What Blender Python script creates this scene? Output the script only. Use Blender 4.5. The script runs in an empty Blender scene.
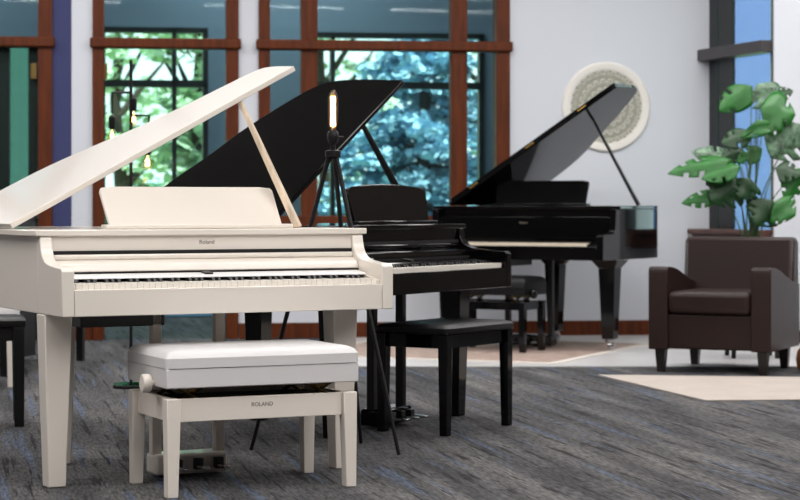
import bpy, bmesh, math, random
from mathutils import Vector, Matrix, Euler
random.seed(7)
C = bpy.context.scene.collection
R = math.radians
CAMH = 1.06
FPX = 2000.0

def pt(px, py, d):
    return Vector(((px-400)/FPX*d, d, CAMH-(py-205)/FPX*d))

# ------------------------------------------------------------ materials
def lin(c):
    return tuple(((v/255)/12.92 if v/255 <= .04045 else ((v/255+.055)/1.055)**2.4) for v in c)

def mat(name, rgb, rough=.5, metal=0, coat=0, spec=.5, emit=None, es=0, var=0, vscale=8, bump=0, bscale=200):
    m = bpy.data.materials.new(name); m.use_nodes = True
    nt = m.node_tree; b = nt.nodes['Principled BSDF']
    col = lin(rgb)
    b.inputs['Base Color'].default_value = (*col, 1)
    b.inputs['Roughness'].default_value = rough
    b.inputs['Metallic'].default_value = metal
    b.inputs['Coat Weight'].default_value = coat
    b.inputs['Coat Roughness'].default_value = .04
    b.inputs['Specular IOR Level'].default_value = spec
    if emit:
        b.inputs['Emission Color'].default_value = (*lin(emit), 1)
        b.inputs['Emission Strength'].default_value = es
    tc = nt.nodes.new('ShaderNodeTexCoord')
    if var:
        n = nt.nodes.new('ShaderNodeTexNoise'); n.inputs['Scale'].default_value = vscale
        n.inputs['Detail'].default_value = 6
        nt.links.new(tc.outputs['Object'], n.inputs['Vector'])
        r = nt.nodes.new('ShaderNodeValToRGB')
        r.color_ramp.elements[0].position = .3; r.color_ramp.elements[1].position = .7
        r.color_ramp.elements[0].color = (*[c*(1-var) for c in col], 1)
        r.color_ramp.elements[1].color = (*[min(1, c*(1+var)) for c in col], 1)
        nt.links.new(n.outputs['Fac'], r.inputs['Fac'])
        nt.links.new(r.outputs['Color'], b.inputs['Base Color'])
    if bump:
        n = nt.nodes.new('ShaderNodeTexNoise'); n.inputs['Scale'].default_value = bscale
        nt.links.new(tc.outputs['Object'], n.inputs['Vector'])
        bp = nt.nodes.new('ShaderNodeBump'); bp.inputs['Strength'].default_value = bump
        bp.inputs['Distance'].default_value = .01
        nt.links.new(n.outputs['Fac'], bp.inputs['Height'])
        nt.links.new(bp.outputs['Normal'], b.inputs['Normal'])
    return m

def wood_mat(name, rgb, rough=.35, axis_scale=(6, 6, .6)):
    m = bpy.data.materials.new(name); m.use_nodes = True
    nt = m.node_tree; b = nt.nodes['Principled BSDF']
    b.inputs['Roughness'].default_value = rough
    b.inputs['Specular IOR Level'].default_value = .25
    col = lin(rgb)
    tc = nt.nodes.new('ShaderNodeTexCoord'); mp = nt.nodes.new('ShaderNodeMapping')
    mp.inputs['Scale'].default_value = axis_scale
    n = nt.nodes.new('ShaderNodeTexNoise'); n.inputs['Scale'].default_value = 5; n.inputs['Detail'].default_value = 8
    r = nt.nodes.new('ShaderNodeValToRGB')
    r.color_ramp.elements[0].position = .3; r.color_ramp.elements[1].position = .72
    r.color_ramp.elements[0].color = (*[c*.62 for c in col], 1)
    r.color_ramp.elements[1].color = (*[c*1.25 for c in col], 1)
    nt.links.new(tc.outputs['Object'], mp.inputs['Vector']); nt.links.new(mp.outputs['Vector'], n.inputs['Vector'])
    nt.links.new(n.outputs['Fac'], r.inputs['Fac']); nt.links.new(r.outputs['Color'], b.inputs['Base Color'])
    return m

def glass_mat(name, tint=(235, 245, 243)):
    m = bpy.data.materials.new(name); m.use_nodes = True
    nt = m.node_tree; nt.nodes.clear()
    o = nt.nodes.new('ShaderNodeOutputMaterial'); mx = nt.nodes.new('ShaderNodeMixShader')
    t = nt.nodes.new('ShaderNodeBsdfTransparent'); g = nt.nodes.new('ShaderNodeBsdfGlossy')
    f = nt.nodes.new('ShaderNodeFresnel'); f.inputs['IOR'].default_value = 1.5
    ge = nt.nodes.new('ShaderNodeNewGeometry'); ir = nt.nodes.new('ShaderNodeMapRange')   # same index on both faces of a thin pane
    ir.inputs['To Min'].default_value = 1.5; ir.inputs['To Max'].default_value = 1/1.5
    nt.links.new(ge.outputs['Backfacing'], ir.inputs['Value']); nt.links.new(ir.outputs['Result'], f.inputs['IOR'])
    t.inputs['Color'].default_value = (*lin(tint), 1); g.inputs['Roughness'].default_value = .02
    nt.links.new(f.outputs['Fac'], mx.inputs['Fac']); nt.links.new(t.outputs[0], mx.inputs[1])
    nt.links.new(g.outputs[0], mx.inputs[2]); nt.links.new(mx.outputs[0], o.inputs['Surface'])
    return m

def carpet_mat():
    m = bpy.data.materials.new('carpet'); m.use_nodes = True
    nt = m.node_tree; N = nt.nodes; L = nt.links; b = N['Principled BSDF']
    b.inputs['Roughness'].default_value = .95; b.inputs['Specular IOR Level'].default_value = .1
    tc = N.new('ShaderNodeTexCoord')
    rot = N.new('ShaderNodeMapping'); rot.inputs['Rotation'].default_value = (0, 0, R(-12.5))
    L.new(tc.outputs['Object'], rot.inputs['Vector'])
    def noise(scale, mscale, detail=4):
        mp = N.new('ShaderNodeMapping'); mp.inputs['Scale'].default_value = mscale
        n = N.new('ShaderNodeTexNoise'); n.inputs['Scale'].default_value = scale; n.inputs['Detail'].default_value = detail
        L.new(rot.outputs['Vector'], mp.inputs['Vector']); L.new(mp.outputs['Vector'], n.inputs['Vector'])
        return n
    def ramp(src, stops):
        r = N.new('ShaderNodeValToRGB'); cr = r.color_ramp
        while len(cr.elements) < len(stops): cr.elements.new(.5)
        for e, (p, c) in zip(cr.elements, stops):
            e.position = p; e.color = (*c, 1)
        L.new(src, r.inputs['Fac']); return r
    def mix(fac, a, bb, mode='MIX'):
        x = N.new('ShaderNodeMix'); x.data_type = 'RGBA'; x.blend_type = mode
        if isinstance(fac, float): x.inputs['Factor'].default_value = fac
        else: L.new(fac, x.inputs['Factor'])
        for s, v in ((x.inputs['A'], a), (x.inputs['B'], bb)):
            if isinstance(v, tuple): s.default_value = (*v, 1)
            else: L.new(v, s)
        return x.outputs['Result']
    # woven planks laid along the room: broad tone per streak, fine fibre on top
    sep = N.new('ShaderNodeSeparateXYZ'); cmb = N.new('ShaderNodeCombineXYZ')
    L.new(rot.outputs['Vector'], sep.inputs[0]); L.new(sep.outputs['Y'], cmb.inputs['X']); L.new(sep.outputs['X'], cmb.inputs['Y'])
    def planks(w, h, c1, c2, off):
        bt = N.new('ShaderNodeTexBrick'); bt.inputs['Scale'].default_value = 1; bt.inputs['Mortar Size'].default_value = 0
        bt.inputs['Brick Width'].default_value = w; bt.inputs['Row Height'].default_value = h; bt.offset = off; bt.offset_frequency = 3
        bt.inputs['Color1'].default_value = (*c1, 1); bt.inputs['Color2'].default_value = (*c2, 1)
        L.new(cmb.outputs[0], bt.inputs['Vector']); return bt.outputs['Color']
    base = ramp(noise(1, (5.5, .55, 1), 5).outputs['Fac'], [(.3, lin((62, 62, 64))), (.5, lin((82, 81, 82))), (.7, lin((102, 100, 99)))])
    c0_ = mix(1.0, base.outputs['Color'], planks(.9, .07, (.8, .8, .8), (1.18, 1.18, 1.18), .37), 'MULTIPLY')
    dark = ramp(noise(1, (34, 1.5, 1), 3).outputs['Fac'], [(.57, (0, 0, 0)), (.64, (.9, .9, .9))])
    c1 = mix(dark.outputs['Color'], c0_, lin((42, 41, 43)))
    blue = ramp(noise(1.1, (17, .55, 1), 2).outputs['Fac'], [(.60, (0, 0, 0)), (.66, (.75, .75, .75))])
    c2 = mix(blue.outputs['Color'], c1, lin((84, 94, 112)))
    fib = ramp(noise(1, (95, 13, 1), 3).outputs['Fac'], [(.32, (.5, .5, .5)), (.68, (1.4, 1.4, 1.4))])
    c3 = mix(1.0, c2, fib.outputs['Color'], 'MULTIPLY')
    L.new(c3, b.inputs['Base Color'])
    bp = N.new('ShaderNodeBump'); bp.inputs['Strength'].default_value = .4; bp.inputs['Distance'].default_value = .006
    L.new(noise(1, (230, 110, 1), 2).outputs['Fac'], bp.inputs['Height']); L.new(bp.outputs['Normal'], b.inputs['Normal'])
    return m

M = {}
M['white'] = mat('ivory_lacquer', (229, 221, 211), .28, coat=.3)
M['white_sat'] = mat('ivory_satin', (228, 219, 209), .45)
M['wood_pale'] = wood_mat('pale_prop_wood', (222, 202, 178), .4)
M['seatwhite'] = mat('white_leather', (214, 212, 212), .42, bump=.15, bscale=260)
M['keywhite'] = mat('key_white', (238, 232, 222), .25)
M['panel'] = mat('panel_white', (236, 234, 233), .35)
M['keycream'] = mat('key_cream', (226, 214, 194), .3)
M['keyblack'] = mat('key_black', (16, 15, 15), .35)
M['slot'] = mat('felt_dark', (22, 20, 20), .9)
M['black'] = mat('ebony_polish', (7, 7, 8), .06, coat=0, spec=.32)
M['blacksat'] = mat('black_satin', (14, 14, 15), .35)
M['blackleather'] = mat('black_leather', (12, 12, 14), .4, spec=.3, bump=.15, bscale=260)
M['metal'] = mat('steel', (190, 190, 192), .22, 1)
M['brass'] = mat('brass', (176, 140, 70), .3, 1)
M['mech'] = mat('dull_brass', (120, 100, 60), .4, .9)
M['logo'] = mat('logo_ink', (118, 112, 108), .4)
M['logo2'] = mat('logo_brass', (170, 160, 140), .35, .6)
M['brown'] = mat('brown_leather', (37, 22, 19), .42, spec=.32, coat=.05, bump=.12, bscale=140, var=.12, vscale=3)
M['brownleg'] = mat('dark_wood_leg', (24, 18, 16), .4)
M['frame'] = wood_mat('cherry_wood', (88, 38, 7), .5)
M['dframe'] = mat('dark_frame', (22, 26, 28), .45)
M['sillwood'] = wood_mat('sill_wood', (96, 66, 60), .4, (1, 1, 6))
M['beam'] = mat('beam_dark', (62, 58, 62), .5)
M['wall'] = mat('wall_white', (208, 212, 220), .85, bump=.05, bscale=90)
M['walltaupe'] = mat('wall_taupe', (92, 84, 78), .85)
M['wallblue'] = mat('wall_blue', (52, 57, 100), .8)
M['wallfar'] = mat('wall_slate', (104, 122, 136), .85)
M['walllow'] = mat('wall_skyblue', (140, 190, 232), .8)
M['ceiling'] = mat('ceiling_grey', (158, 154, 150), .9)
M['glass'] = glass_mat('clear_glass')
M['glassf'] = glass_mat('frosted_green_glass', (125, 155, 145))
M['glassg'] = glass_mat('green_glass', (120, 190, 165))
M['stone'] = mat('pale_tile', (196, 194, 194), .3, var=.08, vscale=2)
M['rugb'] = mat('beige_rug', (174, 164, 156), .95, var=.06, vscale=4, bump=.3, bscale=120)
M['rugp'] = mat('pink_rug', (156, 136, 126), .95, var=.22, vscale=9, bump=.3, bscale=120)
M['rugw'] = mat('rug_border', (206, 198, 190), .95)
M['iron'] = mat('black_iron', (20, 20, 21), .45, .4)
M['bulb'] = mat('filament_glow', (255, 190, 110), .3, emit=(255, 200, 132), es=12)
M['fil'] = mat('filament_core', (255, 220, 160), .3, emit=(255, 214, 150), es=30)
M['bulbglass'] = glass_mat('bulb_glass', (255, 244, 226))
M['leaf'] = mat('leaf_green', (20, 98, 22), .42, var=.25, vscale=9)
M['leaf2'] = mat('leaf_dark', (12, 58, 18), .42, var=.3, vscale=9)
M['leafv'] = mat('leaf_variegated', (92, 124, 96), .35, var=.75, vscale=26)
M['stem'] = mat('stem_green', (58, 84, 48), .5)
M['soil'] = mat('soil', (44, 34, 28), .95)
M['pot'] = mat('pot_charcoal', (46, 44, 44), .5)
M['potwood'] = wood_mat('turned_wood', (138, 84, 46), .35)
M['plaster'] = mat('plaster', (228, 224, 218), .7)
M['plaster2'] = mat('plaster_carved', (216, 214, 204), .8)
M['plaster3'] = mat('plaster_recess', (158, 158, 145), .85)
M['needle'] = mat('spruce_needles', (152, 190, 212), .6, var=.4, vscale=1.6)
M['foliage'] = mat('green_foliage', (186, 212, 176), .6, var=.6, vscale=1.4)
M['foliage2'] = mat('deep_foliage', (66, 120, 92), .6, var=.5, vscale=1.4)
M['bark'] = mat('bark', (60, 48, 40), .9)
M['grass'] = mat('lawn', (140, 170, 110), .9, var=.3, vscale=2)
M['siding'] = mat('blue_siding', (72, 96, 150), .7, var=.08, vscale=5)
M['carpet'] = carpet_mat()

# ------------------------------------------------------------ mesh builder
class MB:
    def __init__(s): s.v = []; s.f = []
    def add(s, vs, fs, mx=None):
        n = len(s.v)
        s.v += [tuple(mx @ Vector(v)) if mx else tuple(v) for v in vs]
        s.f += [tuple(i+n for i in f) for f in fs]; return s
    def box(s, x0, x1, y0, y1, z0, z1, mx=None):
        vs = [(x0,y0,z0),(x1,y0,z0),(x1,y1,z0),(x0,y1,z0),(x0,y0,z1),(x1,y0,z1),(x1,y1,z1),(x0,y1,z1)]
        return s.add(vs, [(0,3,2,1),(4,5,6,7),(0,1,5,4),(1,2,6,5),(2,3,7,6),(3,0,4,7)], mx)
    def frustum(s, b, t, mx=None):
        # b,t = (cx,cy,halfx,halfy,z)
        vs = []
        for (cx, cy, hx, hy, z) in (b, t):
            vs += [(cx-hx,cy-hy,z),(cx+hx,cy-hy,z),(cx+hx,cy+hy,z),(cx-hx,cy+hy,z)]
        return s.add(vs, [(0,3,2,1),(4,5,6,7),(0,1,5,4),(1,2,6,5),(2,3,7,6),(3,0,4,7)], mx)
    def prism(s, poly, a0, a1, axis='z', mx=None):
        # poly: list of 2d points; axis z: (x,y); axis x: (y,z); axis y: (x,z)
        def p3(p, a):
            return {'z': (p[0], p[1], a), 'x': (a, p[0], p[1]), 'y': (p[0], a, p[1])}[axis]
        n = len(poly)
        vs = [p3(p, a0) for p in poly]+[p3(p, a1) for p in poly]
        fs = [tuple(range(n)), tuple(range(2*n-1, n-1, -1))]
        fs += [(i, (i+1) % n, (i+1) % n+n, i+n) for i in range(n)]
        return s.add(vs, fs, mx)
    def tube(s, pts, rad, n=10, cap=True):
        pts = [Vector(p) for p in pts]
        rr = rad if isinstance(rad, (list, tuple)) else [rad]*len(pts)
        rings = []
        up = None
        for i, p in enumerate(pts):
            d = (pts[min(i+1, len(pts)-1)]-pts[max(i-1, 0)]).normalized()
            if up is None:
                up = Vector((0, 0, 1)) if abs(d.z) < .9 else Vector((1, 0, 0))
            a = d.cross(up).normalized(); b = d.cross(a).normalized(); up = -b if False else up
            rings.append([p+(a*math.cos(t)+b*math.sin(t))*rr[i] for t in [2*math.pi*k/n for k in range(n)]])
        vs = [v for r in rings for v in r]; fs = []
        for i in range(len(pts)-1):
            for k in range(n):
                k2 = (k+1) % n
                fs.append((i*n+k, i*n+k2, (i+1)*n+k2, (i+1)*n+k))
        if cap:
            fs.append(tuple(range(n-1, -1, -1))); fs.append(tuple((len(pts)-1)*n+k for k in range(n)))
        return s.add(vs, fs)
    def lathe(s, prof, n=32, mx=None):
        vs = []; fs = []
        for (r, z) in prof:
            for k in range(n):
                t = 2*math.pi*k/n; vs.append((r*math.cos(t), r*math.sin(t), z))
        for i in range(len(prof)-1):
            for k in range(n):
                k2 = (k+1) % n; fs.append((i*n+k, i*n+k2, (i+1)*n+k2, (i+1)*n+k))
        fs.append(tuple(range(n-1, -1, -1))); fs.append(tuple((len(prof)-1)*n+k for k in range(n)))
        return s.add(vs, fs, mx)
    def ball(s, c, rx, ry, rz, n=10, m=6, mx=None):
        prof = []
        vs = []; fs = []
        for i in range(m+1):
            a = math.pi*i/m-math.pi/2
            a = max(min(a, math.pi/2-.02), -math.pi/2+.02)
            for k in range(n):
                t = 2*math.pi*k/n
                vs.append((c[0]+rx*math.cos(a)*math.cos(t), c[1]+ry*math.cos(a)*math.sin(t), c[2]+rz*math.sin(a)))
        for i in range(m):
            for k in range(n):
                k2 = (k+1) % n; fs.append((i*n+k, i*n+k2, (i+1)*n+k2, (i+1)*n+k))
        fs.append(tuple(range(n-1, -1, -1))); fs.append(tuple(m*n+k for k in range(n)))
        return s.add(vs, fs, mx)
    def mesh(s, name, material, smooth=True, fixn=True):
        me = bpy.data.meshes.new(name); me.from_pydata(s.v, [], s.f)
        if fixn:
            bm = bmesh.new(); bm.from_mesh(me); bmesh.ops.recalc_face_normals(bm, faces=bm.faces); bm.to_mesh(me); bm.free()
        me.materials.append(M[material] if isinstance(material, str) else material)
        if smooth:
            me.polygons.foreach_set('use_smooth', [True]*len(me.polygons))
            me.set_sharp_from_angle(angle=R(35))
        return me
    def build(s, name, material, parent=None, bevel=0, seg=2, smooth=True, mx=None, fixn=True):
        o = bpy.data.objects.new(name, s.mesh(name, material, smooth, fixn)); C.objects.link(o)
        if parent: o.parent = parent
        if mx: o.matrix_world = mx
        if bevel:
            b = o.modifiers.new('bevel', 'BEVEL'); b.width = bevel; b.segments = seg; b.limit_method = 'ANGLE'; b.angle_limit = R(40)
        return o

def tag(o, label, cat, group=None, kind=None):
    o['label'] = label; o['category'] = cat
    if group: o['group'] = group
    if kind: o['kind'] = kind
    return o
def thing(name, label, cat, loc=(0, 0, 0), rz=0, group=None):
    o = bpy.data.objects.new(name, None); C.objects.link(o); o.empty_display_size = .1
    o.location = loc; o.rotation_euler = (0, 0, R(rz)); return tag(o, label, cat, group)
def struct(o): o['kind'] = 'structure'; return o
def dup(o, parent):
    c = o.copy(); C.objects.link(c); c.parent = parent; return c
def text(body, size, name, material, parent, loc, rot, depth=.0006):
    cu = bpy.data.curves.new(name, 'FONT'); cu.body = body; cu.size = size; cu.extrude = depth
    cu.align_x = 'CENTER'; cu.align_y = 'CENTER'
    t = bpy.data.objects.new(name, cu); C.objects.link(t)
    me = bpy.data.meshes.new_from_object(t.evaluated_get(bpy.context.evaluated_depsgraph_get()))
    bpy.data.objects.remove(t); bpy.data.curves.remove(cu)
    me.materials.clear(); me.materials.append(M[material])
    o = bpy.data.objects.new(name, me); C.objects.link(o); o.parent = parent; o.location = loc; o.rotation_euler = rot
    return o

# ------------------------------------------------------------ camera
cam = bpy.data.cameras.new('camera'); co = bpy.data.objects.new('camera', cam); C.objects.link(co)
co.location = (0, 0, CAMH); co.rotation_euler = (R(90), 0, 0)
cam.sensor_width = 36; cam.lens = FPX/800*36
cam.shift_y = -45/800
cam.clip_end = 200; cam.clip_start = .1
cam.dof.use_dof = True; cam.dof.focus_distance = 7.6; cam.dof.aperture_fstop = 5.0
bpy.context.scene.camera = co

# ------------------------------------------------------------ setting
WO = Matrix.Translation((0, 16.0, 0)) @ Matrix.Rotation(math.atan2(.13, 1), 4, 'Z')
def U(px, v=0.0):
    # wall-plane coordinate of a sight line
    k = (px-400)/FPX
    a = math.atan2(.13, 1)
    # X = u cos - v sin ; Y = 16 + u sin + v cos ; X = k Y
    return (k*(16+v*math.cos(a))+v*math.sin(a))/(math.cos(a)-k*math.sin(a))
def DEP(u, v=0):
    a = math.atan2(.13, 1); return 16+u*math.sin(a)+v*math.cos(a)

ZT = 4.2
fl = MB().prism([(-8, -3), (7, -3), (7, 15.5), (2.95, 15.5), (2.62, 16.4), (2.9, 19.9), (-8, 19.0)], -.1, 0).build('floor', 'carpet'); struct(fl)
ce = MB().prism([(-8, -3), (7, -3), (7, 15.5), (2.95, 15.5), (2.62, 16.4), (2.9, 19.7), (-8, 19.0)], ZT, ZT+.15).build('ceiling', 'ceiling'); struct(ce)
struct(MB().box(-8.15, -8, -3, 19.0, 0, ZT).build('wall_left', 'walltaupe'))
struct(MB().box(7, 7.15, -3, 15.3, 0, ZT).build('wall_right', 'walltaupe'))
struct(MB().box(-8, 7, -3.15, -3, 0, ZT).build('wall_front', 'walltaupe'))

w = MB()
def seg(m, p0, p1, z0, z1, v0=0, v1=.16):
    m.box(U(p0), U(p1), v0, v1, z0, z1); return m
seg(w, 71.5, 92.5, 0, ZT); seg(w, 238.5, 258.5, 0, ZT); seg(w, 509.5, 709.2, 0, ZT)
seg(w, 258.5, 509.5, 0, .9); seg(w, 92.5, 238.5, 3.05, ZT); seg(w, 258.5, 509.5, 3.05, ZT)
w.box(-8.2, U(52.5), 0, .16, 3.05, ZT); w.box(-8.2, U(-120), 0, .16, 0, 3.05)
struct(w.build('wall_back', 'wall', mx=WO))
struct(seg(MB(), 52.5, 71.5, 0, ZT, -.004, .16).build('wall_back_accent', 'wallblue', mx=WO))
bb = MB()
for p0, p1 in ((71.5, 92.5), (239, 258.5), (258.5, 709.0)):
    bb.box(U(p0), U(p1), -.018, -.001, 0, .125)
struct(bb.build('baseboard_back', 'frame', mx=WO, bevel=.004))

# window frames in the back wall
def wframe(n, p_out0, p_out1, jl, jr, mulls, zb, name, transom=(2.292, 2.372), over=2.5):
    root = MB()
    for a, b in ((p_out0, jl), (jr, p_out1)): root.box(U(a), U(b), -.03, .15, zb, 3.05)
    root.box(U(p_out0), U(p_out1), -.03, .15, 3.0, 3.1)
    if zb > .1: root.box(U(p_out0), U(p_out1), -.05, .15, zb-.04, zb+.035)
    f = root.build(name, 'frame', mx=WO, bevel=.006); struct(f)
    t = MB().box(U(p_out0-over), U(p_out1+over), -.06, .1, *transom).build('transom_bar', 'frame', f, bevel=.012)
    for a, b in mulls: MB().box(U(a), U(b), -.022, .12, zb, 3.05).build('mullion', 'frame', f, bevel=.006)
    g = MB().box(U(jl)-.01, U(jr)+.01, .06, .066, zb, 3.05).build('pane', 'glass', f)
    return f
w1 = wframe(1, 92.5, 238.5, 104, 226, [], .0, 'window_1')
w2 = wframe(2, 258.5, 509.5, 270, 496, [(301, 317.5), (451, 467)], .94, 'window_2')
d0 = wframe(3, -120, 52.5, -108, 38, [], 0, 'door_1', (2.292, 2.372))
for a, b in ((28.5, 37), (-12, 9)):
    MB().box(U(a), U(b), .07, .115, 0, 2.29).build('door_stile', 'dframe', d0)
for f, a, b in ((d0, 30.5, 36.5), (w1, 103.5, 107.5)):
    MB().box(U(a), U(b), .02, .05, 2.05, 2.17).build('hinge', 'mech', f)

# next room: far wall with outdoor windows
VF = 3.2
def UF(px): return U(px, VF)
sF = FPX/19.0
def zf(py): return CAMH+(205-py)/sF
ext = [(100, 208, .35, zf(28)), (311, 484, .35, zf(31)), (8, 30, .05, zf(44))]
fw = MB(); prev = -9.0
for a, b, z0, z1 in sorted(ext):
    fw.box(prev, UF(a), VF, VF+.2, 0, ZT)
    fw.box(UF(a), UF(b), VF, VF+.2, 0, z0); fw.box(UF(a), UF(b), VF, VF+.2, z1, ZT)
    prev = UF(b)
fw.box(prev, UF(702), VF, VF+.2, 0, ZT)
struct(fw.build('wall_far', 'wallfar', mx=WO))
struct(MB().box(UF(90), UF(300), VF-.06, VF-.02, .01, .55).build('baseboard_far', 'walllow', mx=WO))
for i, ((a, b, z0, z1), mul) in enumerate(zip(ext, ([172, 176.5], [330.5, 335], None))):
    m = MB(); t = .05 if mul else .015; v0, v1 = VF-.02, VF+.12
    m.box(UF(a), UF(a)+t, v0, v1, z0, z1); m.box(UF(b)-t, UF(b), v0, v1, z0, z1)
    m.box(UF(a), UF(b), v0, v1, z1-t, z1); m.box(UF(a), UF(b), v0, v1, z0, z0+t)
    mul and m.box(UF(a), UF(b), v0, v1, zf(87.5), zf(80.5))
    mul and m.box(UF(mul[0]), UF(mul[1]), v0, v1, z0, z1)
    f = m.build('window_%d' % (i+4), 'dframe', mx=WO); struct(f)
    MB().box(UF(a), UF(b), VF+.05, VF+.056, z0, z1).build('pane', 'glass' if mul else 'glassf', f)

struct(MB().box(U(709.2), U(709.2)+.12, .16, VF+.2, 0, ZT).build('wall_far_side', 'wallfar', mx=WO))
# right bay: window in the side wall, corner at px 708
CX = pt(708.5, 205, 1)
c0 = Vector((U(709.2)*math.cos(math.atan2(.13, 1)), DEP(U(709.2)), 0))
e = Vector((2.86, 15.35, 0)); t_dir = (e-c0).normalized()
ang = math.atan2(t_dir.y, t_dir.x)
SW = Matrix.Translation(c0) @ Matrix.Rotation(ang, 4, 'Z')     # local x runs from the corner towards the viewer, local y out of the room
def T(px):
    k = (px-400)/FPX
    # c0 + t*t_dir ; X = kY
    return (k*c0.y-c0.x)/(t_dir.x-k*t_dir.y)
LT = 1.035
sw = MB().box(-.1, LT, 0, .16, 0, .83).box(-.1, LT, 0, .16, 3.1, ZT)
struct(sw.build('wall_side', 'wall', mx=SW))
wf = MB()
wf.box(0, T(717.5), .0, .02, .83, 3.1); wf.box(T(719.5), T(733), .0, .02, .83, 3.1)
wf.box(LT-.02, LT, .0, .02, .83, 3.1); wf.box(0, LT, .0, .02, 3.04, 3.1)
wr = struct(wf.build('window_7', 'dframe', mx=SW))
MB().box(0, LT, .008, .012, .83, 3.1).build('pane', 'glass', wr)
MB().box(-.02, LT, -.1, .05, 2.235, 2.325).build('rail', 'beam', wr, bevel=.004)
MB().box(-.02, LT, -.19, .05, .83, .868).box(-.02, LT, -.145, -.01, .72, .83).build('window_sill', 'sillwood', wr, bevel=.005)
struct(MB().box(0, LT-.0, -.016, -.001, 0, .11).build('baseboard_side', 'frame', mx=SW))
# return wall right of the bay, nearer the viewer
wc = MB().box(2.862, 7.0, 15.3, 15.46, 0, ZT); struct(wc.build('wall_bay_return', 'wall'))
struct(MB().box(2.862, 7.0, 15.283, 15.299, 0, .1).build('baseboard_return', 'frame'))

# floor finishes
sp = [(-.45, 13.1), (7, 13.0), (7, 15.3), (2.86, 15.3), (2.5, 16.3), (-.45, 15.94)]
struct(MB().prism(sp, .0005, .006).build('floor_tile', 'stone'))

# ------------------------------------------------------------ outdoors
struct(MB().prism([(-40, 18.4), (-8, 18.4), (2.85, 19.7), (2.6, 16.4), (2.95, 15.6), (40, 15.6), (40, 80), (-40, 80)], -.35, -.2).build('ground_lawn', 'grass'))
def leafcloud(m, centers, n, size, flat=.5, rng=random):
    for _ in range(n):
        c, r = rng.choice(centers)
        d = Vector((rng.gauss(0, 1), rng.gauss(0, 1), rng.gauss(0, flat)))
        d = d.normalized()*r*(rng.random()**.4)
        p = Vector(c)+Vector((d.x, d.y, d.z*.7))
        s = size*rng.uniform(.6, 1.4)
        q = Euler((rng.uniform(-.9, .9), rng.uniform(-.9, .9), rng.uniform(0, 6.28))).to_matrix()
        vs = [p+q @ Vector(v) for v in ((-s*.5, -s, 0), (s*.5, -s, .1*s), (s*.6, s*.2, 0), (0, s*1.1, -.1*s), (-s*.6, s*.2, 0))]
        m.add(vs, [(0, 1, 2, 3, 4)])
def broadleaf(x, y, h, r, n, material, label, name='broadleaf_tree', seed=1, size=.08):
    rng = random.Random(seed)
    t = thing(name, label, 'tree', (x, y, -.2))
    tr = MB().tube([(0, 0, 0), (.06, 0, h*.3), (-.05, .05, h*.6), (0, 0, h*.85)], [.14, .11, .08, .03])
    for k in range(7):
        a = rng.uniform(0, 6.28); z = h*rng.uniform(.2, .7)
        tr.tube([(0, 0, z), (math.cos(a)*r*.5, math.sin(a)*r*.5, z+h*.12), (math.cos(a)*r*.85, math.sin(a)*r*.85, z+h*.2)], [.05, .035, .012], 6)
    tr.build('trunk', 'bark', t)
    cs = []
    for k in range(34):
        a = rng.uniform(0, 6.28); rr = r*math.sqrt(rng.random()); z = h*rng.uniform(.12, 1.0)
        sc = 1-.5*abs(z/h-.5)
        cs.append(((math.cos(a)*rr*sc, math.sin(a)*rr*sc, z), rng.uniform(.25, .5)))
    m = MB(); leafcloud(m, cs, n, size, 1, rng)
    m.build('foliage', material, t, smooth=False, fixn=False)
    return t
def spruce(x, y, h, r, n, material, label, seed=3):
    rng = random.Random(seed)
    t = thing('spruce_tree', label, 'tree', (x, y, -.2))
    tr = MB().tube([(0, 0, 0), (0, 0, h)], [.16, .02], 8); tr_b = MB()
    m = MB(); cs = []
    z = .25
    while z < h*.97:
        R0 = r*(1-z/h)+.12
        nb = max(5, int(R0*7))
        for k in range(nb):
            a = 2*math.pi*(k+rng.random()*.6)/nb
            L = R0*rng.uniform(.8, 1.1); dz = rng.uniform(-.12, .12)
            tr_b.tube([(0, 0, z+dz), (math.cos(a)*L*.9, math.sin(a)*L*.9, z+dz-.16*L)], [.03, .008], 5)
            for j in range(4):
                f = .35+.2*j
                cs.append(((math.cos(a)*L*f, math.sin(a)*L*f, z+dz-.14*L*f+.04), .12+.14*(1-abs(f-.75))))
        z += .27
    for v, f in (( tr_b.v, tr_b.f),): tr.add(v, f)
    tr.build('trunk', 'bark', t)
    leafcloud(m, cs, n, .055, .45, rng)
    m.build('needles', material, t, smooth=False, fixn=False)
    return t
def atpx(px, d): return (px-400)/FPX*d
spruce(atpx(425, 24.2), 24.2, 3.9, 2.0, 22000, 'needle', 'blue spruce tree filling the middle window', 3)
broadleaf(atpx(322, 28), 28, 5.5, .9, 1300, 'foliage', 'pale green tree seen left of the blue spruce', seed=5)
broadleaf(atpx(200, 24.5), 24.5, 4.0, .6, 2600, 'foliage', 'bright green tree outside the left window, on its right side', seed=6)
broadleaf(atpx(118, 29), 29, 4.6, 1.1, 1900, 'foliage', 'pale green tree outside the left window, behind the bulb lamp', seed=8)
broadleaf(atpx(160, 22.5), 22.5, 1.5, .5, 1200, 'foliage2', 'low dark shrub outside the left window', 'shrub', 9, .08)
broadleaf(atpx(480, 33), 30, 5.0, 2.2, 2600, 'foliage', 'leafy tree behind the blue spruce', seed=11)
bl = thing('neighbour_building', 'blue sided building beyond the window behind the plant', 'building', (6.2, 25, -.2), -6)
MB().box(-3.4, 5, 0, .3, 0, 7).build('wall', 'siding', bl)

# ------------------------------------------------------------ pianos
def smooth_poly(pts, it=2):
    for _ in range(it):
        out = [pts[0]]
        for a, b in zip(pts[:-1], pts[1:]):
            out += [(a[0]*.75+b[0]*.25, a[1]*.75+b[1]*.25), (a[0]*.25+b[0]*.75, a[1]*.25+b[1]*.75)]
        out.append(pts[-1]); pts = out
    return pts

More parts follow.
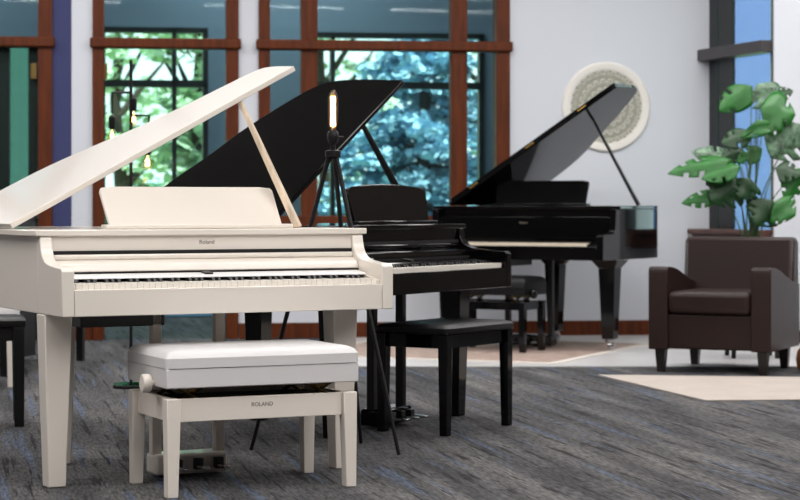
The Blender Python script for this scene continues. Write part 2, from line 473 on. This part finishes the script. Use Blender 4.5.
def grand_piano(label, loc, rz, hw=.675, zt=.966, hx=-.7, yf=.55, ang=29, lid=None, case=None,
                mw='white', ms='white_sat', key='keywhite', desk=None, prop=None, tail_leg=(0, 1), leg_y=.258, leg_in=.11, leg_out=None,
                lyre=(0, .34), acoustic=False, keys=True, logo='logo', z=0, lid_t=.022, leg_w=(.107, .07)):
    p = thing('grand_piano', label, 'piano', (*loc, z), rz)
    A = R(ang); zc = zt-.024; zb = .651
    arm_t = .048
    # rim of the body behind the keyboard
    case = case or [(hx+.02+b*math.cos(A)*.985, yf+a*.985) for (a, b) in lid]
    outline = [(-hw, .30), (hw, .30)] + [q for q in case if q[1] > .4] + [(-hw, case[-1][1])]
    outline = [q for i, q in enumerate(outline) if i == 0 or (abs(q[0]-outline[i-1][0])+abs(q[1]-outline[i-1][1])) > .004]
    MB().prism(outline, zb, zc-.001).build('case', mw, p, bevel=.003)
    # cheeks either side of the keyboard
    if acoustic: prof = [(0, zb), (0, .825), (.012, .835), (.19, .838), (.215, .86), (.225, zc), (.302, zc), (.302, zb)]
    else:
        prof = [(0, zb), (0, .818), (.012, .828)] + smooth_poly([(.02, .829), (.15, .836), (.225, .85), (.262, .885), (.275, zc)], 2) + [(.302, zc), (.302, zb)]
    for s in (-1, 1):
        x0, x1 = sorted((s*hw, s*(hw-arm_t)))
        MB().prism(prof, x0, x1, 'x').build('cheek', mw, p, bevel=.004)
    iw = hw-arm_t-.001
    MB().box(-iw, iw, .0, .022, zb, .75).box(-iw, iw, .022, .30, zb, .7).build('key_slip', mw, p, bevel=.003)
    kb_hw = .614
    for s in (-1, 1):
        x0, x1 = sorted((s*kb_hw+s*.001, s*iw)); 
        MB().prism([(.024, .70), (.024, .765), (.215, .80), (.215, .70)], x0, x1, 'x').build('key_block', mw, p, bevel=.002)
    # name board, slot, sliding cover
    MB().box(-iw, iw, .282, .30, .70, zc).build('name_board', mw, p)
    if not acoustic:
        MB().box(-iw, iw, .2765, .2815, .872, .886).box(-iw, iw, .212, .2815, .800, .806).build('felt_strip', 'slot', p)
        MB().box(-iw, iw, .262, .2815, .851, .8715).build('cover_lip', mw, p, bevel=.006)
        MB().prism([(.2815, .8505), (.262, .8505), (.225, .838), (.214, .815), (.214, .8065), (.2815, .8065)], -iw, iw, 'x').build('key_cover', mw, p, bevel=.003)
        MB().prism([(.2815, .7995), (.205, .7995), (.128, .7915), (.122, .786), (.122, .7842), (.2815, .7842)], -kb_hw, kb_hw, 'x').build('control_panel', 'panel' if mw == 'white' else mw, p)
        MB().prism([(.15, .7938), (.2, .799), (.2, .8055), (.15, .8003)], -.058, -.026, 'x').build('display', 'blacksat', p)
    else:
        MB().prism([(.2815, .96), (.262, .96), (.235, .80), (.2815, .80)], -iw, iw, 'x').build('fall_board', mw, p, bevel=.004)
    # keyboard
    wk = 1.228/52
    kb = MB().box(-kb_hw, kb_hw, .026, .189, .701, .7465).build('keyboard', 'slot', p)
    if keys:
        wm = MB().box(-wk*.5+.0006, wk*.5-.0006, .0235, .189, .747, .771).mesh('white_key', key)
        bm_ = MB().prism([(.088, .7712), (.189, .7712), (.189, .7836), (.094, .7836)], -.0055, .0055, 'x').mesh('black_key', 'keyblack')
        for i in range(52):
            o = bpy.data.objects.new('white_key', wm); C.objects.link(o); o.parent = kb; o.location = (-kb_hw+wk*(i+.5), 0, 0)
        for i in range(51):
            if (i % 7) in (0, 2, 3, 5, 6):        # A# C# D# F# G#
                o = bpy.data.objects.new('black_key', bm_); C.objects.link(o); o.parent = kb; o.location = (-kb_hw+wk*(i+1), 0, 0)
    else:
        m = MB()
        for i in range(52): m.box(-kb_hw+wk*i+.0006, -kb_hw+wk*(i+1)-.0006, .0235, .2, .747, .773)
        m.build('white_keys', key, kb)
        m = MB()
        for i in range(51):
            if (i % 7) in (0, 2, 3, 5, 6): m.box(-kb_hw+wk*(i+1)-.0055, -kb_hw+wk*(i+1)+.0055, .08, .2, .7732, .784)
        m.build('black_keys', 'keyblack', kb)
    # fixed top in front of the lid
    out2 = [(-hw-.016, .268), (hw+.016, .268)] + [(x, y) for (x, y) in outline[2:-1]] + [(min(hx, -hw)-.01, outline[-1][1]), (min(hx, -hw)-.01, .34)]
    MB().prism(out2, zc, zt).build('top_board', mw, p, bevel=.004)
    # lid
    L = bpy.data.objects.new('lid', MB().prism([(b, a) for (a, b) in lid], 0, lid_t).mesh('lid', mw)); C.objects.link(L)
    L.parent = p; L.location = (hx, yf, zt+.002); L.rotation_euler = (0, -A, 0)
    bv = L.modifiers.new('bevel', 'BEVEL'); bv.width = .003; bv.segments = 2; bv.limit_method = 'ANGLE'
    if acoustic:      # front flap folded back on the lid
        MB().prism([(.02, .004), (lid[1][1]-.0, .004), (lid[1][1]-.0, .20), (.02, .2)], lid_t+.002, lid_t*2).build('front_flap', mw, L, bevel=.003)
        for xx in (.25, .8, 1.3): MB().tube([(xx-.04, 0.0, lid_t+.001), (xx+.04, 0.0, lid_t+.001)], .006, 8).build('hinge', 'brass', L)
    # prop stick
    if prop:
        (bx, by), (pa, pb) = prop
        top = Vector((hx+pb*math.cos(A), yf+pa, zt+pb*math.sin(A)))
        bot = Vector((bx, by, zt))
        d = (top-bot).normalized(); q = d.to_track_quat('Z', 'Y').to_matrix().to_4x4(); n = (top-bot).length
        mx = Matrix.Translation(bot) @ q
        pm = 'wood_pale' if mw == 'white' else 'blacksat'
        m = MB().frustum((0, 0, .022, .012, .004), (0, 0, .011, .009, n), mx)
        m.build('lid_prop', pm, p, bevel=.003)
        if mw == 'white':
            MB().box(-.027, -.0175, -.006, .006, n*.28, n*.38, mx).box(-.026, -.016, -.006, .006, n*.52, n*.58, mx).build('prop_catch', pm, p, bevel=.002)
    # music desk
    if desk:
        dx, dy, wb, wt, h, lean, arch = desk
        pr = []
        ns = 14
        top = [(-wt+2*wt*i/ns, h+arch*(1-(2*i/ns-1)**2)) for i in range(ns+1)]
        r = .022
        pr = [(-wb, 0), (wb, 0)] + [(wt+.0, h-r)] + [(wt-r*.3, h-r*.3)] + [t for t in reversed(top[1:-1])] + [(-wt+r*.3, h-r*.3), (-wt, h-r)]
        D = bpy.data.objects.new('music_desk', MB().prism(pr, 0, .018, 'y').mesh('music_desk', mw)); C.objects.link(D)
        D.parent = p; D.location = (dx, dy, zt+.003); D.rotation_euler = (-math.atan2(lean, h), 0, 0)
        bv = D.modifiers.new('bevel', 'BEVEL'); bv.width = .004; bv.segments = 2; bv.limit_method = 'ANGLE'
        MB().box(dx-wb-.03, dx+wb+.03, dy-.035, dy+.03, zt+.0005, zt+.018).build('desk_ledge', mw, p, bevel=.004)
    # legs
    def leg(x, y):
        if acoustic:
            m = MB().frustum((x, y, .064, .064, .59), (x, y, .105, .105, zb-.002)).frustum((x, y, .045, .045, .08), (x, y, .064, .064, .589))
            o = m.build('leg', mw, p, bevel=.005)
            c = MB().lathe([(.035, .055), (.035, .075)], 14, Matrix.Translation((x, y, 0)))
            c.lathe([(.012, -.014), (.032, -.014), (.032, .014), (.012, .014)], 16, Matrix.Translation((x+.01, y, .0325)) @ Matrix.Rotation(R(90), 4, 'Y'))
            c.box(x-.018, x-.008, y-.014, y+.014, .028, .057).box(x+.028, x+.038, y-.014, y+.014, .028, .057)
            c.build('caster', 'metal', o)
        else:
            MB().frustum((x, y, leg_w[1]/2, leg_w[1]/2, .002), (x, y, leg_w[0]/2, leg_w[0]/2, zb-.001)).build('leg', mw, p, bevel=.004)
    leg(-(hw-(leg_out if leg_out is not None else leg_in)), leg_y); leg(hw-leg_in, leg_y); leg(*tail_leg)
    # pedal lyre
    lx, ly = lyre; pw = .15 if not acoustic else .2
    ly_o = MB().box(lx-pw, lx+pw, ly-.055, ly+.06, .012, .092).build('pedal_box', mw, p, bevel=.012)
    for s in (-1, 1):
        MB().box(lx+s*pw*.88-.019, lx+s*pw*.88+.019, ly-.02, ly+.02, .088, zb-.001).build('lyre_post', ms, p, bevel=.003)
    for k in (-1, 0, 1):
        x = lx+.085*k+.02
        m = MB().prism([(x-.011, ly-.055), (x+.011, ly-.055), (x+.018, ly-.15), (x+.012, ly-.165), (x-.012, ly-.165), (x-.018, ly-.15)], .038, .05)
        pd = m.build('pedal', 'metal', p, bevel=.003)
        MB().box(x-.017, x+.017, ly-.085, ly-.0555, .03, .075).build('pedal_guard', 'blacksat', pd, bevel=.003)
    MB().box(-.5, -.16, .32, .72, zb-.06, zb-.001).build('speaker_box', 'blacksat', p, bevel=.004)
    if logo: text('Roland', .023, 'maker_mark', logo, p, (0, .2815 if not acoustic else .248, .915), (R(90), 0, 0))
    return p

lid_w = [(0, 0), (0, 1.365)] + smooth_poly([(.0, 1.365), (.3, 1.405), (.44, 1.40), (.50, 1.22), (.56, 1.05), (.66, .88), (.86, .68), (1.0, .5), (1.04, .25), (1.02, .05), (.98, 0)], 2)[1:]
case_w = smooth_poly([(.675, .60), (.63, .66), (.48, .80), (.30, .95), (.05, 1.25), (-.15, 1.43), (-.45, 1.5), (-.62, 1.49), (-.675, 1.42)], 2)
grand_piano('white digital grand piano with lid propped open in the foreground', (-.628, 7.576), 27, hx=-.70, yf=.55, ang=28.4,
            lid=lid_w, case=case_w, desk=(.012, .40, .365, .37, .212, .17, .0), prop=((.44, .39), (.02, 1.09)), tail_leg=(-.40, .9), lyre=(-.06, .34), leg_out=.052)
lid_m = [(0, 0), (0, 1.36)] + smooth_poly([(.0, 1.36), (.35, 1.40), (.5, 1.36), (.60, 1.15), (.70, .86), (.74, .62), (.82, .36), (.84, .1), (.84, 0)], 2)[1:]
grand_piano('glossy black grand piano behind the white piano, keyboard facing right', (.21, 9.43), 59, hx=-.70, yf=.5, ang=31.1,
            lid=lid_m, mw='black', ms='blacksat', desk=(.115, .35, .345, .37, .178, .04, .02), prop=((.45, .42), (.03, .95)),
            tail_leg=(-.1, 1.0), lyre=(0, .32), logo=None)
lid_r = [(0, 0), (0, 1.61)] + smooth_poly([(.0, 1.61), (.34, 1.64), (.45, 1.56), (.6, 1.36), (.84, .99), (1.02, .74), (1.1, .42), (1.09, .15), (.98, 0)], 2)[1:]
case_r = smooth_poly([(.75, .5), (.75, .98), (.70, 1.12), (.45, 1.27), (0, 1.4), (-.5, 1.45), (-.73, 1.3)], 2)
grand_piano('large polished black grand piano at the back against the white wall', (.7815, 14.475), -30, hw=.75, zt=1.04, hx=-.675, yf=.37, ang=32,
            lid=lid_r, case=case_r, mw='black', ms='blacksat', key='keycream', desk=(.05, .42, .37, .38, .19, .05, 0), prop=((.68, .80), (.37, 1.2)),
            tail_leg=(-.1, 1.0), lyre=(0, .35), leg_y=.32, leg_in=.09, acoustic=True, keys=False, logo='logo2', z=.0145)

# ------------------------------------------------------------ benches
def bench(name, label, loc, rz, L, D, zs, mw, ml, leg=(.05, .04), gap=True, stretcher=False, mark=False, knob=True, z=0):
    # L,D: spacing of the leg centres; zs = apron bottom, apron top, cushion bottom, seam, top
    b = thing(name, label, 'bench', (*loc, z), rz)
    z0, z1, z2, z3, z4 = zs
    hx, hy = L/2, D/2; lw, lb = leg[0]/2, leg[1]/2
    for sx in (-1, 1):
        for sy in (-1, 1):
            o = lw-lb
            MB().frustum((sx*(hx+o*.6), sy*(hy+o*.6), lb, lb, .001), (sx*hx, sy*hy, lw, lw, z1)).build('leg', mw, b, bevel=.003)
    m = MB()
    for s in (-1, 1):
        m.box(-hx+lw, hx-lw, s*hy-.012-s*.006, s*hy+.012-s*.006, z0, z1-.002)
        m.box(s*hx-.012-s*.006, s*hx+.012-s*.006, -hy+lw, hy-lw, z0, z1-.002)
    ap = m.build('apron', mw, b, bevel=.002)
    if gap:
        MB().box(-hx+.03, hx-.03, -hy+.03, hy-.03, z0+.02, z1-.02).build('tray', 'slot', b)
        for s in (-1, 1):
            m = MB()
            for t in (-1, 1):
                x = s*(hx-.09)
                m.tube([(x-.06, t*(hy-.07), z1-.03), (x+.06, t*(hy-.07), z2)], .007, 6)
                m.tube([(x+.06, t*(hy-.05), z1-.03), (x-.06, t*(hy-.05), z2)], .007, 6)
            m.box(s*(hx-.09)-.02, s*(hx-.09)+.02, -hy+.05, hy-.05, z2-.02, z2-.004)
            m.build('scissor_lift', 'mech', b)
    ex = lw+.004
    bx = MB().box(-hx-ex, hx+ex, -hy-ex, hy+ex, z2, z3).build('seat_box', ml, b, bevel=.004)
    # cushion with crowned top
    m = MB(); n = 12; W, H = hx+ex+.003, hy+ex+.003
    rows = []
    def rnd(t): return 1-abs(t)**10
    prof = [(0, z3+.001), (0, z3+(z4-z3)*.55), (.012, z3+(z4-z3)*.8), (.034, z3+(z4-z3)*.93), (.09, z4)]
    vs = []; fs = []
    def ring(ins, z):
        pts = []; r = .02
        for cx, cy, a0 in ((W-ins-r, H-ins-r, 0), (-(W-ins-r), H-ins-r, 90), (-(W-ins-r), -(H-ins-r), 180), (W-ins-r, -(H-ins-r), 270)):
            for k in range(5):
                a = R(a0+22.5*k); pts.append((cx+r*math.cos(a), cy+r*math.sin(a), z))
        return pts
    for ins, z in prof: vs += ring(ins, z)
    for i in range(len(prof)-1):
        for k in range(20): fs.append((i*20+k, i*20+(k+1) % 20, (i+1)*20+(k+1) % 20, (i+1)*20+k))
    fs.append(tuple(range(19, -1, -1))); fs.append(tuple((len(prof)-1)*20+k for k in range(20)))
    m.add(vs, fs).build('cushion', ml, b)
    if knob and gap:
        for s in (-1,) if name == 'piano_bench' and mark else (1,):
            mx = Matrix.Translation((s*(hx+ex), -.09, z2+.012)) @ Matrix.Rotation(R(90), 4, 'Y')
            if s < 0: mx = Matrix.Translation((s*(hx+ex), -.09, z2+.012)) @ Matrix.Rotation(R(-90), 4, 'Y')
            MB().lathe([(.012, .001), (.012, .012), (.03, .014), (.034, .02), (.034, .04), (.03, .046), (.005, .047)], 24, mx).build('height_knob', mw, b)
    if stretcher:
        for s in (-1, 1): MB().box(s*hx-.012, s*hx+.012, -hy+lb, hy-lb, .09, .115).build('stretcher', mw, b)
    if mark: text('ROLAND', .021, 'maker_mark', 'logo', b, (0, -hy-.0065, (z0+z1)/2+.01), (R(90), 0, 0))
    return b
bench('piano_bench', 'white adjustable bench with padded seat in front of the white piano', (-.598, 7.575), 25, .695, .41,
      (.272, .358, .396, .468, .535), 'white_sat', 'seatwhite', (.054, .042), mark=True)
bench('piano_bench', 'low black bench with plain tapered legs before the middle black piano', (.2165, 9.487), 56, .54, .34,
      (.40, .465, .466, .47, .512), 'black', 'blackleather', (.05, .04), gap=False)
bench('piano_bench', 'black adjustable bench with side knob before the back grand piano', (.70, 14.42), -30, .56, .30,
      (.30, .36, .405, .45, .54), 'black', 'blackleather', (.05, .042), z=.0135)
bench('piano_bench', 'black stool with low side stretcher cut off at the left edge', (-2.13, 9.66), 12, .56, .30,
      (.41, .475, .476, .485, .525), 'blacksat', 'blackleather', (.055, .045), gap=False, stretcher=True)
bench('piano_bench', 'white padded bench at the left edge behind the black stool', (-2.58, 11.75), 8, .60, .33,
      (.29, .36, .375, .42, .5), 'white_sat', 'seatwhite', (.055, .045), gap=False)

# upright piano glimpsed behind the white piano's leg
up = thing('upright_piano', 'black upright piano seen sideways behind the white piano leg', 'piano', (-2.62, 13.05, 0), 78)
MB().box(-.68, .68, .02, .24, .03, .97).build('cabinet', 'blacksat', up, bevel=.006)
MB().box(-.69, .69, 0, .26, .97, .99).build('top_board', 'blacksat', up, bevel=.004)
MB().box(-.68, .68, -.36, .02, .62, .74).build('key_bed', 'blacksat', up, bevel=.006)
for s in (-1, 1): MB().frustum((s*.64, -.32, .022, .022, .001), (s*.64, -.32, .028, .028, .62)).build('leg', 'blacksat', up)
m = MB()
for i in range(52): m.box(-.61+i*.0235, -.61+i*.0235+.0225, -.33, -.12, .7405, .765)
m.build('keyboard', 'keywhite', up)
MB().box(-.2, .2, .0, .02, .03, .09).build('pedal_board', 'blacksat', up)

# ------------------------------------------------------------ armchair
ac = thing('armchair', 'dark brown leather armchair by the bay window', 'armchair', (1.932, 12.517, .0), -25)
W2, D2 = .395, .78
for (x, y) in ((-.33, .07), (.33, .07), (-.29, .68), (.31, .68)):
    MB().frustum((x, y, .022, .022, .0065 if False else .001), (x, y, .034, .034, .165)).build('leg', 'brownleg', ac)
MB().box(-.30, .30, .02, .70, .15, .37).build('seat_base', 'brown', ac, bevel=.012)
for s in (-1, 1):
    x0, x1 = sorted((s*.268, s*W2))
    prof = [(.0, .145), (.0, .63)] + smooth_poly([(0, .63), (.005, .665), (.05, .672), (.22, .655), (.42, .60), (.60, .56), (.74, .55)], 2)[1:] + [(.74, .145)]
    MB().prism(prof, x0, x1, 'x').build('arm', 'brown', ac, bevel=.028, seg=4)
MB().box(-.266, .266, -.01, .60, .372, .515).build('seat_cushion', 'brown', ac, bevel=.035, seg=4)
m = MB().prism([(.56, .30), (.62, .83), (.64, .85), (.72, .85), (.76, .83), (.79, .15), (.70, .15)], -.345, .385, 'x')
m.build('backrest', 'brown', ac, bevel=.03, seg=4)
ac.location.z = .001

# ------------------------------------------------------------ rugs
rb = MB().prism([(1.231, 12.41), (1.65, 10.8), (4.4, 11.0), (3.98, 12.05)], .0006, .008).build('area_rug', 'rugb', bevel=.002)
tag(rb, 'plain beige rug on the carpet in front of the armchair', 'rug')
rp = thing('area_rug', 'faded pink patterned rug under the back grand piano', 'rug', (1.03, 13.24, .0062), 0)
a = R(-24); e1 = Vector((-math.cos(a), -math.sin(a))); e2 = Vector((.42, .9)).normalized()
q = lambda s, t: tuple(e1*s+e2*t)
MB().prism([q(0, 0), q(2.1, 0), q(2.1, 2.1), q(0, 2.1)], 0, .005).build('border', 'rugw', rp)
MB().prism([q(.07, .07), q(2.03, .07), q(2.03, 2.03), q(.07, 2.03)], .0052, .0075).build('field', 'rugp', rp)

# ------------------------------------------------------------ lamps
def edison(root, x, y, z, rad, h, name='bulb', up=True):
    s = 1 if up else -1
    mx = Matrix.Translation((x, y, z)) @ (Matrix.Identity(4) if up else Matrix.Rotation(R(180), 4, 'X'))
    b = MB().lathe(([(rad*.5, 0), (rad*.75, h*.12), (rad, h*.3), (rad, h*.75), (rad*.8, h*.9), (rad*.35, h)] if up else [(rad*.4, 0), (rad*.5, h*.2), (rad*.8, h*.45), (rad, h*.65), (rad*.9, h*.83), (rad*.55, h*.95), (rad*.15, h)]), 16, mx).build(name, 'bulbglass', root)
    m = MB()
    for k in range(6):
        t = k*1.047; r0 = rad*(.42 if up else .22)
        m.tube([mx @ Vector((r0*math.cos(t), r0*math.sin(t), h*(.12 if up else .3))), mx @ Vector((r0*math.cos(t+.3), r0*math.sin(t+.3), h*(.85 if up else .72)))], rad*(.13 if up else .08), 5)
    m.tube([mx @ Vector((0, 0, h*.08)), mx @ Vector((0, 0, h*.5))], rad*.1, 6)
    m.build('filament', 'bulb', b)
tl = thing('tripod_lamp', 'black tripod floor lamp with tall tube bulb behind the white piano', 'lamp', (-.288, 8.6, 0))
base = Vector((-.288, 8.6, 0))
def zz(py, d): return CAMH+(205-py)/FPX*d
feet = [(251, 8.62), (399, 8.45), (361, 8.87)]
for px, d in feet:
    f = Vector((atpx(px, d), d, .004))-base; t = Vector((f.x*.035, f.y*.05, zz(152, 8.6)))
    MB().tube([t, f], [.0105, .0085], 8).build('leg', 'iron', tl)
zl = lambda py: zz(py, 8.6)
MB().lathe([(.02, zl(159)), (.034, zl(157)), (.034, zl(151)), (.02, zl(150))], 20).build('leg_collar', 'iron', tl)
MB().lathe([(.012, zl(151)), (.012, zl(144)), (.019, zl(143)), (.024, zl(138)), (.024, zl(133)), (.018, zl(131))], 20).build('socket', 'iron', tl)
MB().tube([(.02, 0, zl(137)), (.045, -.005, zl(137))], .004, 8).build('switch', 'iron', tl)
edison(tl, 0, 0, zl(131), .021, zl(90)-zl(131))

bl_ = thing('bulb_floor_lamp', 'slim black floor lamp with three hanging bare bulbs near left window', 'lamp', (atpx(131, 11.6), 11.6, 0))
zb_ = lambda py: zz(py, 11.6); dx = lambda px: (px-131)/FPX*11.6
MB().lathe([(.105, .001), (.105, .016), (.1, .02), (.01, .021)], 32).build('base', 'iron', bl_)
MB().lathe([(.1, .0215), (.1, .026), (.01, .0262)], 32).build('base_plate', 'glassg', bl_)
MB().tube([(0, 0, .02), (0, 0, zb_(60))], .0095, 10).build('post', 'iron', bl_)
def arm(pts, sock, bpx, by, r, h):
    MB().tube([(dx(a), 0, zb_(b)) for a, b in pts], .0085, 8).build('arm', 'iron', bl_)
    MB().lathe([(.016, zb_(sock[1]+7)), (.02, zb_(sock[1]+5)), (.02, zb_(sock[1]-5)), (.01, zb_(sock[1]-7))], 14, Matrix.Translation((dx(sock[0]), 0, 0))).build('socket', 'iron', bl_)
    edison(bl_, dx(bpx), 0, zb_(by), r, h, up=False)
arm([(131, 92.5), (112.5, 92.5), (112.5, 118)], (112, 122), 112, 129, .028, .09)
arm([(131, 98), (133.5, 98), (133.5, 100)], (133.5, 104), 133.5, 111, .028, .09)
arm([(131, 115.5), (149, 115.5), (149, 145)], (148, 148), 147.5, 155, .04, .09)

# ------------------------------------------------------------ wall medallion
uc = U(606); zc_ = CAMH+(205-107)/FPX*DEP(uc)
WM = WO @ Matrix.Translation((uc, -.001, zc_)) @ Matrix.Rotation(R(90), 4, 'X')
md = bpy.data.objects.new('wall_medallion', None); C.objects.link(md); md.matrix_world = WM
tag(md, 'round carved plaster medallion hung on the white wall', 'wall decoration')
Rm = .365
MB().lathe([(Rm, 0), (Rm, .012), (Rm-.012, .024), (Rm-.05, .026), (Rm-.068, .018), (Rm-.072, .006), (Rm-.07, 0)], 64).build('rim', 'plaster', md)
MB().lathe([(Rm-.07, .001), (Rm-.072, .0055), (.01, .0056)], 48).build('backing', 'plaster3', md)
for r0, n, ln, wd in ((.264, 28, .034, .021), (.198, 22, .032, .02), (.138, 16, .028, .019), (.088, 10, .024, .017)):
    m = MB()
    for k in range(n):
        t = 2*math.pi*k/n
        mx = Matrix.Rotation(t, 4, 'Z') @ Matrix.Translation((r0, 0, .006))
        arc = [(ln*.8*math.cos(a)-.0, wd*math.sin(a), .006) for a in [R(-115+23*i) for i in range(11)]]
        pts = [mx @ Vector(p) for p in arc]
        m.tube(pts, .0055, 6)
        m.ball((0, 0, .003), ln*.3, wd*.3, .007, 8, 4, mx)
    m.build('carved_ring', 'plaster2', md)
m = MB().ball((0, 0, .006), .05, .05, .014, 16, 6).build('rosette', 'plaster2', md)

# ------------------------------------------------------------ plant on its stand
ps = thing('plant_stand', 'dark plant stand on thin legs behind the armchair', 'stand', (2.44, 13.86, .0065))
for x, y in ((-.15, -.13), (.15, -.13), (-.15, .15), (.15, .15)):
    MB().frustum((x, y, .014, .014, 0), (x*.9, y*.9, .017, .017, .34)).build('leg', 'brownleg', ps)
MB().lathe([(.2, .34), (.205, .345), (.205, .365), (.2, .37)], 32).build('stand_top', 'brownleg', ps)
pp = Vector((2.44, 13.86, .377))
pl = thing('potted_plant', 'tall potted monstera with big split leaves behind the armchair', 'plant', pp)
MB().lathe([(.11, 0), (.15, .06), (.165, .2), (.165, .33), (.155, .34), (.15, .30), (.01, .3)], 32).build('pot', 'pot', pl)
MB().lathe([(.149, .3), (.149, .312), (.01, .316)], 24).build('soil', 'soil', pl)
def leaf_mesh(width, length, splits=4, droop=.25, fold=.25, seed=0):
    rng = random.Random(seed); m = MB(); hw = width/2
    def wid(t): return hw*(math.sin(math.pi*min(1, (t*.93+.07))**.72)**.8)*(1.0 if t > .1 else .92)
    def P(x, t):
        y = t*length
        z = -fold*abs(x)-droop*length*t*t+.02*math.sin(9*t+x*20)*width
        return (x, y, z)
    for s in (-1, 1):
        n = splits*3
        ts = [i/n for i in range(n+1)]
        for i in range(n):
            cut = (i % 3 == 2) and 2 < i < n-1
            a, b = ts[i], ts[i+1]
            sweep = .12
            for j in range(4):
                f0, f1 = j/4, (j+1)/4
                if cut and j >= 2 and rng.random() < .75: continue
                def q(f, t):
                    tt = min(1.0, t+sweep*f*(1-t))
                    return P(s*wid(t)*f, tt)
                k = .0 if not cut else .35
                m.add([q(f0, a), q(f1, a), q(f1, b), q(f0, b)], [(0, 1, 2, 3) if s > 0 else (3, 2, 1, 0)])
    return m
def add_leaf(bx, by, tx, ty, wpx, material, d=0.0, face=.6, seed=0, droop=.2, stem0=None):
    dist = 13.86+d
    b = pt(bx, by, dist); t = pt(tx, ty, dist-.05)
    v = (t-b); L = v.length; yv = v.normalized()
    # face: how far the blade turns to the viewer (1 = broadside)
    zv = Vector((0, -face, 1-face*.85+.05)); zv = (zv-yv*zv.dot(yv)).normalized(); xv = yv.cross(zv)
    mx = Matrix((xv, yv, zv)).transposed().to_4x4()
    mx = Matrix.Translation(b-pp) @ mx
    lm = leaf_mesh(wpx*1.3/FPX*dist, L, droop=droop, seed=seed)
    o = lm.build('leaf', material, pl, fixn=False)
    bm = bmesh.new(); bm.from_mesh(o.data); bmesh.ops.remove_doubles(bm, verts=bm.verts, dist=.0006); bm.to_mesh(bm and o.data); bm.free()
    o.matrix_local = mx
    so = o.modifiers.new('thickness', 'SOLIDIFY'); so.thickness = .0012
    s0 = Vector((stem0 if stem0 else (random.uniform(-.06, .06), random.uniform(-.05, .05), .312)))
    e1 = b-pp; mid = s0.lerp(e1, .55)+Vector((-.25*(e1.x-s0.x), 0, .06))
    pts = []
    for k in range(9):
        u = k/8; pts.append(s0*(1-u)**2+mid*2*u*(1-u)+e1*u*u)
    MB().tube(pts, [.006-.0025*k/8 for k in range(9)], 6).build('stem', 'stem', pl)
LV = [(752, 86, 719, 108, 24, 'leaf', .1, .75), (757, 84, 776, 104, 34, 'leafv', .12, .7), (760, 108, 796, 112, 40, 'leaf', -.05, .8),
      (757, 120, 766, 134, 34, 'leaf', -.08, .85), (800, 124, 772, 156, 40, 'leafv', -.05, .9), (752, 133, 722, 140, 20, 'leaf2', .0, .7),
      (762, 148, 738, 160, 16, 'leaf', .05, .8), (733, 160, 669, 166, 20, 'leaf', -.1, .65), (738, 162, 695, 147, 22, 'leafv', .1, .7),
      (741, 166, 702, 174, 20, 'leaf', -.15, .6), (736, 178, 712, 201, 36, 'leaf2', -.1, .9), (750, 178, 741, 198, 26, 'leaf2', -.12, .9),
      (722, 195, 683, 200, 15, 'leaf', -.05, .8), (738, 192, 706, 196, 16, 'leaf2', .05, .6), (772, 200, 756, 224, 32, 'leaf2', -.15, .9),
      (774, 202, 796, 214, 30, 'leaf', -.18, .8), (775, 168, 802, 172, 22, 'leaf2', -.1, .7), (801, 168, 786, 199, 20, 'leaf', -.1, .9),
      (744, 150, 722, 156, 20, 'leaf2', .1, .7), (770, 96, 792, 88, 18, 'leaf2', .15, .6)]
for i, l in enumerate(LV): add_leaf(*l, seed=i)

# turned wooden pot at the right edge
tp = thing('wooden_vase', 'round brown wooden vase cut off at the right edge', 'vase', (atpx(806, 12.7), 12.7, .001))
MB().lathe([(.03, 0), (.055, .02), (.064, .08), (.055, .13), (.035, .155), (.03, .16)], 24).build('body', 'potwood', tp)
MB().lathe([(.03, .1605), (.036, .166), (.034, .172), (.02, .173)], 24).build('rim', 'brownleg', tp)

# ------------------------------------------------------------ light
def area(name, loc, rot, sx, sy, power, col=(1, .975, .955)):
    l = bpy.data.lights.new(name, 'AREA'); l.shape = 'RECTANGLE'; l.size = sx; l.size_y = sy; l.energy = power; l.color = col
    o = bpy.data.objects.new(name, l); C.objects.link(o); o.location = loc; o.rotation_euler = rot; return o
for x in (-5, -1.5, 2, 5): area('ceiling_light', (x, .8, ZT-.03), (0, 0, 0), 2.2, .12, 14)
for x in (-5.2, -2.6, .4, 3, 5.4):
    for y in (3.2, 6.0, 10.6, 13.6):
        area('ceiling_light', (x, y, ZT-.03), (0, 0, 0), 2.0, 1.1, 68)
for x in (-5, -1, 3): area('far_room_fill', (x, 17.9, ZT-.03), (0, 0, 0), 1.6, .3, 85, (.85, .95, 1))  # added fill lamps, standing in for bounced daylight on the far wall
sun = bpy.data.lights.new('sun', 'SUN'); sun.energy = 11.0; sun.angle = R(3); sun.color = (1, .97, .92)
o = bpy.data.objects.new('sun', sun); C.objects.link(o); o.rotation_euler = (R(24), 0, R(18))

wd = bpy.data.worlds.new('world'); bpy.context.scene.world = wd; wd.use_nodes = True
bg = wd.node_tree.nodes['Background']; bg.inputs['Color'].default_value = (.86, .96, 1, 1); bg.inputs['Strength'].default_value = 3.0

vs = bpy.context.scene.view_settings
vs.view_transform = 'Standard'; vs.look = 'None'; vs.exposure = 0; vs.gamma = 1; vs.use_curve_mapping = False
